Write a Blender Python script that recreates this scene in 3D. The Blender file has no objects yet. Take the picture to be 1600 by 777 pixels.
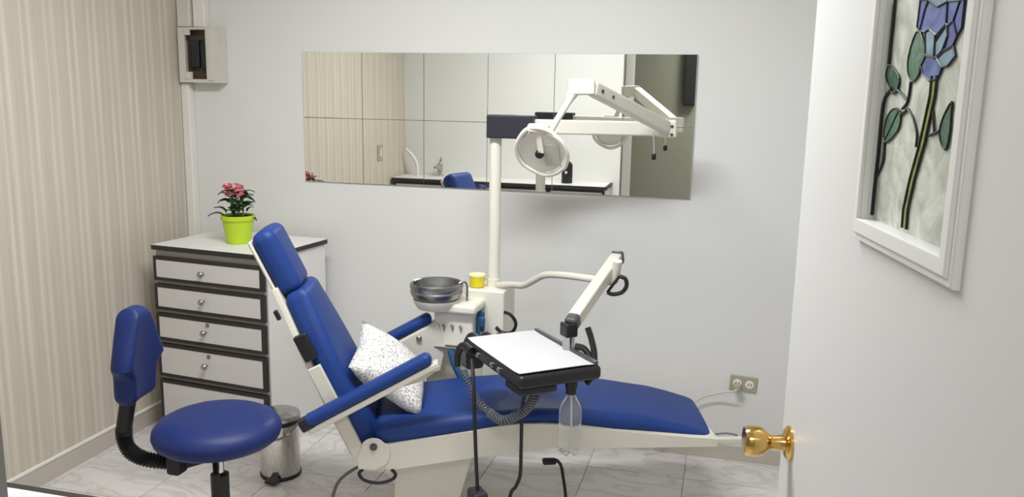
import bpy, bmesh, math, random
from mathutils import Vector, Matrix
random.seed(7)
S = bpy.context.scene
COL = S.collection
PI = math.pi
R = math.radians

# ------------------------------------------------------------------ camera, world, light, exposure
cam_d = bpy.data.cameras.new('camera')
cam = bpy.data.objects.new('camera', cam_d); COL.objects.link(cam)
cam_d.sensor_width = 36.0
cam_d.lens = 1305.4 / 1600 * 36.0
cam_d.clip_start = 0.02
cam.matrix_world = Matrix([[0.967594, -0.0629391, 0.2445413, 0.0], [0.2518196, 0.1689006, -0.9529216, 0.0], [0.0186729, 0.9836215, 0.1792765, 1.56563], [0.0, 0.0, 0.0, 1.0]])
S.camera = cam

w = bpy.data.worlds.new('world'); S.world = w; w.use_nodes = True
w.node_tree.nodes['Background'].inputs[0].default_value = (0.75, 0.74, 0.72, 1)
w.node_tree.nodes['Background'].inputs[1].default_value = 0.15

def area_light(name, loc, size, power, color, rot=(0, 0, 0), sy=None):
    l = bpy.data.lights.new(name, 'AREA'); l.energy = power; l.color = color; l.size = size
    if sy: l.shape = 'RECTANGLE'; l.size_y = sy
    o = bpy.data.objects.new(name, l); COL.objects.link(o); o.location = loc; o.rotation_euler = rot
    return o
LAMP = (-.86, 2.02)                    # ceiling panel of the treatment room
area_light('ceiling_panel_light', (LAMP[0], LAMP[1], 2.53), 1.25, 39, (0.985, 1.0, 1.01), sy=0.26)
area_light('hall_ceiling_light', (0.15, -.55, 2.55), 0.5, 20, (1.0, 0.99, 0.97))
S.view_settings.view_transform = 'Standard'
S.view_settings.look = 'None'
S.view_settings.exposure = 0.35
S.view_settings.gamma = 1.0
S.view_settings.use_curve_mapping = False

# ------------------------------------------------------------------ materials
def lin(c):
    return tuple((x / 255 / 12.92) if x / 255 <= 0.04045 else ((x / 255 + 0.055) / 1.055) ** 2.4 for x in c)
MATS = {}
def mat(name, rgb, rough=0.5, metal=0.0, var=0.05, scale=12.0, bump=0.0, bscale=200.0, coat=0.0, spec=0.5):
    m = bpy.data.materials.new(name); m.use_nodes = True; MATS[name] = m
    nt = m.node_tree; N = nt.nodes; b = N['Principled BSDF']
    c = lin(rgb)
    tc = N.new('ShaderNodeTexCoord'); nz = N.new('ShaderNodeTexNoise'); nz.inputs['Scale'].default_value = scale
    nz.inputs['Detail'].default_value = 4
    nt.links.new(tc.outputs['Object'], nz.inputs['Vector'])
    mx = N.new('ShaderNodeMix'); mx.data_type = 'RGBA'
    mx.inputs[6].default_value = tuple(x * (1 - var) for x in c) + (1,)
    mx.inputs[7].default_value = tuple(min(1, x * (1 + var)) for x in c) + (1,)
    nt.links.new(nz.outputs['Fac'], mx.inputs[0]); nt.links.new(mx.outputs[2], b.inputs['Base Color'])
    b.inputs['Roughness'].default_value = rough; b.inputs['Metallic'].default_value = metal
    b.inputs['Coat Weight'].default_value = coat
    b.inputs['Specular IOR Level'].default_value = spec
    if bump:
        n2 = N.new('ShaderNodeTexNoise'); n2.inputs['Scale'].default_value = bscale
        nt.links.new(tc.outputs['Object'], n2.inputs['Vector'])
        bp = N.new('ShaderNodeBump'); bp.inputs['Strength'].default_value = bump; bp.inputs['Distance'].default_value = 0.002
        nt.links.new(n2.outputs['Fac'], bp.inputs['Height']); nt.links.new(bp.outputs['Normal'], b.inputs['Normal'])
    return m

M_wall = mat('white_wall_paint', (219, 219, 217), 0.7, var=0.012, scale=1.5, bump=0.08, bscale=60, spec=0.25)
M_ceil = mat('ceiling_paint', (232, 230, 226), 0.8, var=0.01)
M_hall = mat('grey_hall_paint', (164, 164, 149), 0.7, var=0.03)
M_jamb = mat('jamb_paint', (128, 124, 121), 0.55, var=0.02)
M_trim = mat('white_trim', (226, 223, 216), 0.5, var=0.02)
M_door = mat('white_door_paint', (202, 202, 201), 0.45, var=0.015, scale=2)
M_frame = mat('white_window_frame_paint', (214, 213, 211), 0.35, var=0.02)
M_skirt = mat('skirting_tile', (190, 182, 172), 0.3, var=0.06, scale=6)
M_lam = mat('white_laminate', (226, 223, 221), 0.4, var=0.01)
M_drawer = mat('grey_white_drawer_laminate', (201, 198, 196), 0.4, var=0.01)
M_edge = mat('black_edge_banding', (38, 36, 35), 0.45, var=0.1)
M_gap = mat('grey_carcass', (168, 164, 162), 0.5, var=0.04)
M_blue = mat('blue_vinyl', (27, 56, 120), 0.5, var=0.06, scale=5, bump=0.06, bscale=260, spec=0.28)
M_blue2 = mat('dark_blue_vinyl', (21, 38, 92), 0.5, var=0.06, scale=5, bump=0.06, bscale=260, spec=0.28)
M_chairw = mat('white_enamel', (207, 203, 191), 0.35, var=0.02)
M_unit = mat('cream_enamel', (222, 219, 207), 0.35, var=0.02)
M_blackp = mat('black_plastic', (22, 22, 25), 0.4, var=0.1)
M_dark = mat('dark_grey_plastic', (70, 70, 72), 0.45, var=0.08)
M_navy = mat('navy_black_box', (30, 32, 44), 0.5, var=0.06)
M_black = mat('black_rubber', (13, 13, 15), 0.55, var=0.1)
M_steel = mat('stainless_steel', (178, 178, 178), 0.22, 1.0, var=0.05)
M_dsteel = mat('brushed_dark_steel', (150, 150, 150), 0.34, 1.0, var=0.08)
M_chrome = mat('chrome', (205, 203, 198), 0.1, 1.0, var=0.02)
M_brass = mat('polished_brass', (214, 176, 104), 0.16, 1.0, var=0.05)
M_lime = mat('lime_green_plastic', (178, 206, 40), 0.4, var=0.04)
M_leaf = mat('dark_green_leaf', (52, 88, 44), 0.45, var=0.35, scale=30)
M_stem = mat('green_stem', (74, 108, 56), 0.5, var=0.2)
M_pink = mat('pink_petal', (224, 150, 158), 0.6, var=0.25, scale=60)
M_dpink = mat('deep_pink_petal', (188, 92, 108), 0.6, var=0.25, scale=60)
M_soil = mat('potting_soil', (52, 40, 30), 0.9, var=0.3, scale=80)
M_yellow = mat('yellow_plastic', (222, 206, 40), 0.35, var=0.04)
M_cream = mat('cream_lid', (236, 228, 176), 0.4, var=0.03)
M_paper = mat('white_paper', (192, 192, 194), 0.75, var=0.005)
M_teal = mat('blue_rubber_holder', (40, 84, 122), 0.45, var=0.12)
M_cable = mat('grey_cable', (96, 92, 86), 0.5, var=0.1)
M_beige = mat('beige_outlet_plate', (168, 160, 138), 0.4, var=0.06)
M_wcable = mat('pale_cable', (206, 198, 190), 0.5, var=0.04)
M_boxp = mat('breaker_box_plastic', (206, 203, 194), 0.45, var=0.03)
M_boxd = mat('breaker_box_inside', (84, 74, 60), 0.6, var=0.25, scale=20)
M_brk = mat('breaker_black', (34, 36, 38), 0.45, var=0.1)
M_backing = mat('mirror_backing', (92, 88, 80), 0.6, var=0.1)
M_lead = mat('lead_came', (34, 36, 36), 0.45, 0.4, var=0.15)
M_coil = mat('grey_coiled_tubing', (92, 98, 104), 0.4, var=0.15)
M_hallcab = mat('dark_hall_cabinet', (44, 44, 46), 0.5, var=0.08)

def nodes_of(name, rough, metal=0.0):
    m = bpy.data.materials.new(name); m.use_nodes = True
    b = m.node_tree.nodes['Principled BSDF']; b.inputs['Roughness'].default_value = rough; b.inputs['Metallic'].default_value = metal
    return m, m.node_tree, b
def ramp(nt, stops, interp='LINEAR'):
    r = nt.nodes.new('ShaderNodeValToRGB'); r.color_ramp.interpolation = interp
    e = r.color_ramp.elements
    while len(e) < len(stops): e.new(0.5)
    for k, (p, c) in enumerate(stops): e[k].position = p; e[k].color = lin(c) + (1,) if len(c) == 3 else c
    return r

# mirror: silvered glass with a faint warm tint
M_mirror, nt, b = nodes_of('mirror_glass', 0.008, 1.0)
tc = nt.nodes.new('ShaderNodeTexCoord'); nz = nt.nodes.new('ShaderNodeTexNoise'); nz.inputs['Scale'].default_value = 3
rp = ramp(nt, [(0.3, (242, 243, 238)), (0.7, (245, 246, 241))])
nt.links.new(tc.outputs['Object'], nz.inputs['Vector']); nt.links.new(nz.outputs['Fac'], rp.inputs[0]); nt.links.new(rp.outputs[0], b.inputs['Base Color'])

# striped wallpaper: pale thin line pairs every 11.5 cm, faint darker streaks
M_paperwall, nt, b = nodes_of('striped_wallpaper', 0.75)
L_ = nt.links.new; N_ = nt.nodes.new
tc = N_('ShaderNodeTexCoord'); sp = N_('ShaderNodeSeparateXYZ'); L_(tc.outputs['Object'], sp.inputs[0])
mp = N_('ShaderNodeMapping'); mp.inputs['Scale'].default_value = (1, 26, 1.1); L_(tc.outputs['Object'], mp.inputs[0])
nz = N_('ShaderNodeTexNoise'); nz.inputs['Scale'].default_value = 1.6; nz.inputs['Detail'].default_value = 5; L_(mp.outputs[0], nz.inputs['Vector'])
wob = N_('ShaderNodeMath'); wob.operation = 'MULTIPLY_ADD'; wob.inputs[1].default_value = 0.012; L_(nz.outputs['Fac'], wob.inputs[0]); L_(sp.outputs['Y'], wob.inputs[2])
dv = N_('ShaderNodeMath'); dv.operation = 'DIVIDE'; dv.inputs[1].default_value = 0.115; L_(wob.outputs[0], dv.inputs[0])
fr = N_('ShaderNodeMath'); fr.operation = 'FRACT'; L_(dv.outputs[0], fr.inputs[0])
base, light, dark = (200, 192, 177), (211, 204, 190), (196, 187, 172)
rp = ramp(nt, [(0.0, light), (0.06, light), (0.10, base), (0.22, dark), (0.26, base), (0.36, light), (0.42, light), (0.46, base), (0.66, dark), (0.70, base), (0.86, dark), (0.90, base), (0.97, base), (1.0, light)])
L_(fr.outputs[0], rp.inputs[0])
mx = N_('ShaderNodeMix'); mx.data_type = 'RGBA'; mx.blend_type = 'MULTIPLY'; mx.inputs[0].default_value = 0.32
rp2 = ramp(nt, [(0.25, (205, 200, 196)), (0.7, (255, 255, 255))]); L_(nz.outputs['Fac'], rp2.inputs[0])
L_(rp.outputs[0], mx.inputs[6]); L_(rp2.outputs[0], mx.inputs[7]); L_(mx.outputs[2], b.inputs['Base Color'])

# marble-look floor tile: white with soft grey veins, shifted per tile
M_tile, nt, b = nodes_of('marble_floor_tile', 0.28)
L_ = nt.links.new; N_ = nt.nodes.new
tc = N_('ShaderNodeTexCoord'); oi = N_('ShaderNodeObjectInfo')
ad = N_('ShaderNodeVectorMath'); ad.operation = 'ADD'
ml = N_('ShaderNodeMath'); ml.operation = 'MULTIPLY'; ml.inputs[1].default_value = 37.0
L_(oi.outputs['Random'], ml.inputs[0]); L_(tc.outputs['Object'], ad.inputs[0]); L_(ml.outputs[0], ad.inputs[1])
mp = N_('ShaderNodeMapping'); mp.inputs['Rotation'].default_value = (0, 0, 0.5); mp.inputs['Scale'].default_value = (1, 2.2, 1); L_(ad.outputs[0], mp.inputs[0])
n1 = N_('ShaderNodeTexNoise'); n1.inputs['Scale'].default_value = 3.2; n1.inputs['Detail'].default_value = 6; n1.inputs['Distortion'].default_value = 1.2; L_(mp.outputs[0], n1.inputs['Vector'])
rp = ramp(nt, [(0.0, (212, 208, 205)), (0.42, (214, 210, 208)), (0.495, (194, 190, 188)), (0.53, (213, 209, 207)), (0.68, (217, 214, 212)), (0.78, (205, 201, 199)), (1.0, (220, 216, 213))])
L_(n1.outputs['Fac'], rp.inputs[0]); L_(rp.outputs[0], b.inputs['Base Color'])
M_grout = mat('floor_grout', (192, 188, 184), 0.8, var=0.05)

# silver-flecked cushion cloth
M_pillow, nt, b = nodes_of('silver_flecked_cloth', 0.5)
L_ = nt.links.new; N_ = nt.nodes.new
tc = N_('ShaderNodeTexCoord'); vo = N_('ShaderNodeTexNoise'); vo.inputs['Scale'].default_value = 150; vo.inputs['Detail'].default_value = 3
L_(tc.outputs['Object'], vo.inputs['Vector'])
rp = ramp(nt, [(0.30, (140, 137, 134)), (0.43, (186, 183, 180)), (0.51, (226, 224, 222)), (0.62, (238, 237, 235))]); L_(vo.outputs['Fac'], rp.inputs[0])
L_(rp.outputs[0], b.inputs['Base Color'])
bp = N_('ShaderNodeBump'); bp.inputs['Strength'].default_value = 0.5; bp.inputs['Distance'].default_value = 0.004; L_(vo.outputs['Fac'], bp.inputs['Height']); L_(bp.outputs[0], b.inputs['Normal'])

# stained glass: streaky sheets, glossy front
def glass_sheet(name, c1, c2, sc=9.0, trans=0.0):
    m, nt, b = nodes_of(name, 0.12)
    tc = nt.nodes.new('ShaderNodeTexCoord'); nz = nt.nodes.new('ShaderNodeTexNoise'); nz.inputs['Scale'].default_value = sc
    nz.inputs['Detail'].default_value = 5; nz.inputs['Distortion'].default_value = 1.6
    rp = ramp(nt, [(0.32, c1), (0.66, c2)])
    nt.links.new(tc.outputs['Object'], nz.inputs['Vector']); nt.links.new(nz.outputs['Fac'], rp.inputs[0]); nt.links.new(rp.outputs[0], b.inputs['Base Color'])
    bp = nt.nodes.new('ShaderNodeBump'); bp.inputs['Strength'].default_value = 0.25; bp.inputs['Distance'].default_value = 0.003
    nt.links.new(nz.outputs['Fac'], bp.inputs['Height']); nt.links.new(bp.outputs[0], b.inputs['Normal'])
    return m
M_gclear = glass_sheet('pale_cathedral_glass', (160, 168, 154), (210, 213, 202), 16)
M_gblue = glass_sheet('blue_streaky_glass', (52, 64, 128), (94, 112, 168), 22)
M_gviolet = glass_sheet('violet_streaky_glass', (58, 58, 126), (100, 104, 164), 22)
M_gteal = glass_sheet('grey_teal_glass', (92, 122, 142), (132, 158, 172), 22)
M_ggreen = glass_sheet('green_streaky_glass', (38, 76, 58), (78, 116, 94), 24)
M_gstem = glass_sheet('olive_stem_glass', (112, 120, 62), (152, 158, 92), 24)

# clear plastic of the bottle
M_pet, nt, b = nodes_of('clear_bottle_plastic', 0.06)
tc = nt.nodes.new('ShaderNodeTexCoord'); nz = nt.nodes.new('ShaderNodeTexNoise'); nz.inputs['Scale'].default_value = 20
rp = ramp(nt, [(0.3, (236, 240, 240)), (0.7, (246, 248, 246))]); nt.links.new(tc.outputs['Object'], nz.inputs['Vector']); nt.links.new(nz.outputs['Fac'], rp.inputs[0]); nt.links.new(rp.outputs[0], b.inputs['Base Color'])
b.inputs['Transmission Weight'].default_value = 0.86; b.inputs['IOR'].default_value = 1.15
M_lens, nt, b = nodes_of('frosted_lamp_shield', 0.35)
tc = nt.nodes.new('ShaderNodeTexCoord'); nz = nt.nodes.new('ShaderNodeTexNoise'); nz.inputs['Scale'].default_value = 20
rp = ramp(nt, [(0.3, (232, 230, 222)), (0.7, (240, 238, 230))]); nt.links.new(tc.outputs['Object'], nz.inputs['Vector']); nt.links.new(nz.outputs['Fac'], rp.inputs[0]); nt.links.new(rp.outputs[0], b.inputs['Base Color'])
b.inputs['Transmission Weight'].default_value = 0.5; b.inputs['IOR'].default_value = 1.2
# glowing ceiling panel
M_glow = bpy.data.materials.new('ceiling_panel_glow'); M_glow.use_nodes = True
b = M_glow.node_tree.nodes['Principled BSDF']; b.inputs['Emission Color'].default_value = (1, 0.97, 0.92, 1); b.inputs['Emission Strength'].default_value = 6

# ------------------------------------------------------------------ mesh helpers
def faces_of(bm, verts, quads):
    vs = [bm.verts.new(v) for v in verts]
    for q in quads:
        try: bm.faces.new([vs[i] for i in q])
        except ValueError: pass
    return vs
def xf(vs, m):
    for v in vs: v.co = m @ v.co
    return vs
def rbox(bm, c, size, r=0.0, k=2, n=(0, 0, 0), fn=None):
    """box of full SIZE centred at C, edges rounded by R; n = extra interior cuts; fn deforms unit-free local points"""
    h = [s / 2 for s in size]; r = min(r, min(h) * 0.999)
    def ax(hh, nn):
        if r <= 0: return [-hh + 2 * hh * i / (nn + 1) for i in range(nn + 2)]
        a = [-hh + r * i / k for i in range(k + 1)]; bq = [hh - r + r * i / k for i in range(k + 1)]
        mid = [-hh + r + (2 * hh - 2 * r) * i / (nn + 1) for i in range(1, nn + 1)]
        return a + mid + bq
    A = [ax(h[i], n[i]) for i in range(3)]
    cache = {}; new = []
    def vert(p):
        q = list(p)
        if r > 0:
            inn = [max(-(h[i] - r), min(h[i] - r, p[i])) for i in range(3)]
            d = [p[i] - inn[i] for i in range(3)]
            # spread over the arc evenly
            L = max(abs(x) for x in d)
            if L > 1e-9:
                t = [math.tan(max(-1, min(1, x / r)) * PI / 4) for x in d]
                ln = math.sqrt(sum(x * x for x in t))
                q = [inn[i] + r * t[i] / ln for i in range(3)]
        key = (round(q[0], 6), round(q[1], 6), round(q[2], 6))
        if key not in cache:
            z = Vector(q)
            if fn: z = Vector(fn(*q))
            v = bm.verts.new(z + Vector(c)); cache[key] = v; new.append(v)
        return cache[key]
    for a in range(3):
        i, j = (a + 1) % 3, (a + 2) % 3
        for sgn in (-1, 1):
            for u in range(len(A[i]) - 1):
                for w_ in range(len(A[j]) - 1):
                    ps = []
                    for (uu, ww) in ((u, w_), (u + 1, w_), (u + 1, w_ + 1), (u, w_ + 1)):
                        p = [0, 0, 0]; p[a] = sgn * h[a]; p[i] = A[i][uu]; p[j] = A[j][ww]
                        vv = vert(p)
                        if vv not in ps: ps.append(vv)
                    if len(ps) >= 3:
                        try: bm.faces.new(ps if sgn > 0 else ps[::-1])
                        except ValueError: pass
    return new
def bx(bm, lo, hi, r=0.0, k=2):
    return rbox(bm, [(lo[i] + hi[i]) / 2 for i in range(3)], [hi[i] - lo[i] for i in range(3)], r, k)
def bar(bm, p, q, wx, wz, r=0.0, k=2, up=(0, 0, 1)):
    """rectangular bar from p to q"""
    p, q = Vector(p), Vector(q); d = q - p; L = d.length; d.normalize()
    s = d.cross(Vector(up)).normalized(); u = s.cross(d)
    vs = rbox(bm, (0, 0, 0), (L, wx, wz), r, k)
    return xf(vs, Matrix((( d[0], s[0], u[0], (p[0] + q[0]) / 2), (d[1], s[1], u[1], (p[1] + q[1]) / 2), (d[2], s[2], u[2], (p[2] + q[2]) / 2), (0, 0, 0, 1))))
def prism(bm, poly, axis, a, b, bev=0.0, seg=2):
    """2-D outline extruded along AXIS from a to b"""
    n = len(poly)
    def P(p, t):
        return {'x': (t, p[0], p[1]), 'y': (p[0], t, p[1]), 'z': (p[0], p[1], t)}[axis]
    A = [bm.verts.new(P(p, a)) for p in poly]; B = [bm.verts.new(P(p, b)) for p in poly]
    fs = [bm.faces.new(A), bm.faces.new(B[::-1])]
    for i in range(n): fs.append(bm.faces.new([A[(i + 1) % n], A[i], B[i], B[(i + 1) % n]]))
    if bev:
        es = list({e for f in fs[:2] for e in f.edges})
        bmesh.ops.bevel(bm, geom=es, offset=bev, segments=seg, profile=0.5, affect='EDGES')
    return A + B
def lathe(bm, prof, c=(0, 0, 0), seg=32, m=None):
    rings = []; new = []
    for (r, z) in prof:
        if r < 1e-6:
            v = bm.verts.new((0, 0, z)); rings.append([v]); new.append(v)
        else:
            ring = [bm.verts.new((r * math.cos(2 * PI * i / seg), r * math.sin(2 * PI * i / seg), z)) for i in range(seg)]
            rings.append(ring); new += ring
    for A, B in zip(rings, rings[1:]):
        for i in range(seg):
            q = [A[i % len(A)], A[(i + 1) % len(A)], B[(i + 1) % len(B)], B[i % len(B)]]
            q = [v for k, v in enumerate(q) if v not in q[:k]]
            if len(q) >= 3: bm.faces.new(q)
    for ring, fl in ((rings[0], 1), (rings[-1], 0)):
        if len(ring) > 2: bm.faces.new(ring[::-1] if fl else ring)
    M = Matrix.Translation(Vector(c)) @ (m if m else Matrix())
    return xf(new, M)
def spline(pts, sub=6, closed=False):
    P = [Vector(p) for p in pts]; n = len(P); out = []
    if n < 3 and not closed: return P
    rng = range(n if closed else n - 1)
    for i in rng:
        if closed: a, b_, c, d = P[(i - 1) % n], P[i], P[(i + 1) % n], P[(i + 2) % n]
        else: a, b_, c, d = P[max(i - 1, 0)], P[i], P[i + 1], P[min(i + 2, n - 1)]
        for k in range(sub):
            t = k / sub
            out.append(0.5 * ((2 * b_) + (c - a) * t + (2 * a - 5 * b_ + 4 * c - d) * t * t + (3 * b_ - a - 3 * c + d) * t ** 3))
    if not closed: out.append(P[-1])
    return out
def tube(bm, pts, r, seg=10, sub=6, closed=False, rf=None, smooth=True):
    P = spline(pts, sub, closed) if smooth else [Vector(p) for p in pts]
    n = len(P); rings = []; new = []
    t0 = (P[1] - P[0]).normalized()
    ref = Vector((0, 0, 1)) if abs(t0.z) < 0.9 else Vector((1, 0, 0))
    s = t0.cross(ref).normalized()
    for i in range(n):
        if closed: t = (P[(i + 1) % n] - P[i - 1]).normalized()
        else: t = (P[min(i + 1, n - 1)] - P[max(i - 1, 0)]).normalized()
        s = (s - t * s.dot(t)).normalized(); u = t.cross(s)
        rr = r * (rf(i / max(1, n - 1), i) if rf else 1)
        ring = [bm.verts.new(P[i] + (s * math.cos(2 * PI * k / seg) + u * math.sin(2 * PI * k / seg)) * rr) for k in range(seg)]
        rings.append(ring); new += ring
    m = n if closed else n - 1
    for i in range(m):
        A, B = rings[i], rings[(i + 1) % n]
        for k in range(seg): bm.faces.new([A[k], A[(k + 1) % seg], B[(k + 1) % seg], B[k]])
    if not closed: bm.faces.new(rings[0][::-1]); bm.faces.new(rings[-1])
    return new
def ring_plate(bm, o, i, axis_lo, axis_hi, bev=0.0):
    """rectangular ring in local x/z (o, i = (x0,z0,x1,z1)), thickness along local y"""
    ov = [(o[0], o[1]), (o[2], o[1]), (o[2], o[3]), (o[0], o[3])]; iv = [(i[0], i[1]), (i[2], i[1]), (i[2], i[3]), (i[0], i[3])]
    V = {}
    for nm, pts in (('o', ov), ('i', iv)):
        for lv, y in ((0, axis_lo), (1, axis_hi)):
            V[nm, lv] = [bm.verts.new((p[0], y, p[1])) for p in pts]
    top = []
    for k in range(4):
        j = (k + 1) % 4
        f = bm.faces.new([V['o', 1][k], V['o', 1][j], V['i', 1][j], V['i', 1][k]]); top.append(f)
        bm.faces.new([V['o', 0][j], V['o', 0][k], V['i', 0][k], V['i', 0][j]])
        bm.faces.new([V['o', 0][k], V['o', 0][j], V['o', 1][j], V['o', 1][k]])
        bm.faces.new([V['i', 0][j], V['i', 0][k], V['i', 1][k], V['i', 1][j]])
    if bev:
        es = [e for f in top for e in f.edges if not all(g in top for g in e.link_faces)]
        bmesh.ops.bevel(bm, geom=list(set(es)), offset=bev, segments=3, profile=0.5, affect='EDGES')

def obj(name, bm, m, parent=None, angle=40, label=None, loc=None, rot=None, flat=False, wn=True):
    bmesh.ops.recalc_face_normals(bm, faces=bm.faces[:])
    for f in bm.faces: f.smooth = True
    for e in bm.edges:
        if len(e.link_faces) == 2 and e.calc_face_angle(0) > R(angle): e.smooth = False
    me = bpy.data.meshes.new(name); bm.to_mesh(me); bm.free()
    me.materials.append(m)
    o = bpy.data.objects.new(name, me); COL.objects.link(o)
    if flat: me.shade_flat()
    elif wn:
        mod = o.modifiers.new('weighted_normals', 'WEIGHTED_NORMAL'); mod.keep_sharp = True; mod.weight = 60
    if parent: o.parent = parent
    if loc: o.location = loc
    if rot: o.rotation_euler = rot
    if label: o['label'] = label
    return o
def thing(name, label, cat, loc=(0, 0, 0), rot=(0, 0, 0), group=None):
    o = bpy.data.objects.new(name, None); COL.objects.link(o); o.empty_display_size = 0.1
    o.location = loc; o.rotation_euler = rot; o['label'] = label; o['category'] = cat
    if group: o['group'] = group
    return o
def tag(o, label, cat, group=None):
    o['label'] = label; o['category'] = cat
    if group: o['group'] = group
    return o
def struct(name, bm, m, label, cat, parent=None, **k):
    o = obj(name, bm, m, parent, **k)
    if parent is None: o['kind'] = 'structure'; o['label'] = label; o['category'] = cat
    return o
def B(): return bmesh.new()
def sub(p, root): return (p[0] - root[0], p[1] - root[1], p[2] - root[2])
def one(fn, *a, **k):
    bm = B(); fn(bm, *a, **k); return bm

# ------------------------------------------------------------------ the room
XL, XR, YF, YB, ZC = -2.584, 1.0, 0.75, 3.6156, 2.6
HX0, HX1, HY = -2.0, 1.2, -1.3
floor = struct('floor', one(bx, (XL - .1, HY - .1, -.12), (HX1 + .1, YB + .1, -.004)), M_grout, 'floor of white marble-look tiles with grey veins', 'floor')
def joints(a, b, at, step):
    k = math.ceil((a - at) / step); v = [a]
    while at + k * step < b:
        if at + k * step - v[-1] > .02: v.append(at + k * step)
        k += 1
    v.append(b); return v
jx = joints(XL + .001, XR - .001, -.10, .408); jy = joints(YF - .13, YB - .001, 3.362 - .408 * 10, .408)
proto = {}
for i in range(len(jx) - 1):
    for j in range(len(jy) - 1):
        sx, sy = jx[i + 1] - jx[i] - .003, jy[j + 1] - jy[j] - .003
        key = (round(sx, 3), round(sy, 3)); c = ((jx[i] + jx[i + 1]) / 2, (jy[j] + jy[j + 1]) / 2, 0)
        if key in proto:
            o = proto[key].copy(); COL.objects.link(o); o.location = c
        else:
            o = obj('floor_tile', one(bx, (-sx / 2, -sy / 2, -.004), (sx / 2, sy / 2, 0), .0012, 1), M_tile, floor, loc=c); proto[key] = o
wb = struct('wall_back', one(bx, (XL - .12, YB, -.1), (XR + .12, YB + .12, ZC)), M_wall, 'white painted back wall carrying the mirror', 'wall')
wl = struct('wall_left', one(bx, (XL - .12, YF - .12, -.1), (XL, YB, ZC)), M_paperwall, 'left wall papered in beige vertical stripes', 'wall')
wr = struct('wall_right', one(bx, (XR, YF - .12, -.1), (XR + .12, YB, ZC)), M_wall, 'white right wall behind the open door', 'wall')
bm = B()
JX = -.815; DX = .30
bx(bm, (XL, YF - .12, -.1), (JX, YF, ZC)); bx(bm, (DX, YF - .12, -.1), (XR, YF, ZC)); bx(bm, (JX, YF - .12, 2.1), (DX, YF, ZC))
struct('wall_front', bm, M_wall, 'white wall with the doorway and counter, seen in the mirror', 'wall')
struct('ceiling', one(bx, (XL - .12, YF - .12, ZC), (XR + .12, YB + .12, ZC + .1)), M_ceil, 'white flat ceiling above the treatment room', 'ceiling')
# skirting tiles
bl = struct('baseboard_left', one(bx, (XL, YF, 0), (XL + .010, YB, .078), .001, 1), M_skirt, 'tile skirting along the striped wall', 'baseboard')
obj('cap_strip', one(bx, (XL, YF, .078), (XL + .014, YB, .092), .004, 2), M_trim, bl, label='thin white strip along the top of the skirting')
struct('baseboard_back', one(bx, (XL + .012, YB - .010, 0), (XR, YB, .066), .001, 1), M_skirt, 'grey tile skirting along the back wall', 'baseboard')
struct('trim_1', one(bx, (XL + .001, YB - .045, .09), (XL + .045, YB - .0005, 1.60), .006, 2), M_trim, 'white vertical corner strip beside the striped wall', 'trim')
bm = B(); bx(bm, (JX - .001, YF - .125, 0), (JX + .006, YF + .0005, 2.1)); bx(bm, (DX - .006, YF - .125, 0), (DX + .001, YF + .0005, 2.1))
struct('trim_2', bm, M_jamb, 'grey lining of the doorway at the left picture edge', 'door frame')
# hallway outside the door (seen in the mirror only)
struct('wall_hall_left', one(bx, (JX - .12, -.05, -.1), (JX - .002, YF - .13, ZC)), M_wall, 'short white hall wall outside the doorway', 'wall')
struct('wall_hall_back', one(bx, (HX0, HY - .1, -.1), (HX1, HY, ZC)), M_hall, 'dark grey hall wall seen through the doorway in the mirror', 'wall')
struct('wall_hall_right', one(bx, (HX1, HY, -.1), (HX1 + .1, YF - .13, ZC)), M_hall, 'grey right end wall of the hall', 'wall')
struct('wall_hall_end', one(bx, (HX0 - .1, HY, -.1), (HX0, YF - .13, ZC)), M_hall, 'grey left end wall of the hall', 'wall')
struct('ceiling_hall', one(bx, (HX0 - .1, HY - .1, ZC), (HX1 + .1, YF - .13, ZC + .1)), M_hall, 'grey ceiling of the hall', 'ceiling')
t = thing('ceiling_light', 'long flush ceiling light panel above the dental chair', 'ceiling light', (LAMP[0], LAMP[1], ZC))
bm = B(); bx(bm, (-.68, -.16, -.05), (.68, .16, 0), .006); obj('housing', bm, M_trim, t)
obj('diffuser', one(bx, (-.65, -.13, -.056), (.65, .13, -.05)), M_glow, t)

# ------------------------------------------------------------------ mirror made of twelve tiles
mir = thing('wall_mirror', 'long wall mirror made of twelve square mirror tiles', 'mirror', (-1.0493, YB, 1.45))
bm = B(); bx(bm, (-.897, -.003, -.297), (.897, -.0005, .297)); obj('backing', bm, M_backing, mir)
mp0 = None
jit = random.Random(3)
for j in range(2):
    for i in range(6):
        if mp0 is None:
            mp0 = o = obj('mirror_tile', one(bx, (-.1493, -.0025, -.1493), (.1493, .0025, .1493), .0008, 1), M_mirror, mir, flat=True)
        else:
            o = mp0.copy(); COL.objects.link(o)
        o.location = (-.75 + i * .3, -.0075, .15 if j == 0 else -.15)
        o.rotation_euler = (R((0.28 if j else 0.02) + jit.uniform(-.03, .03)), 0, R(jit.uniform(-.06, .06)))

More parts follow.
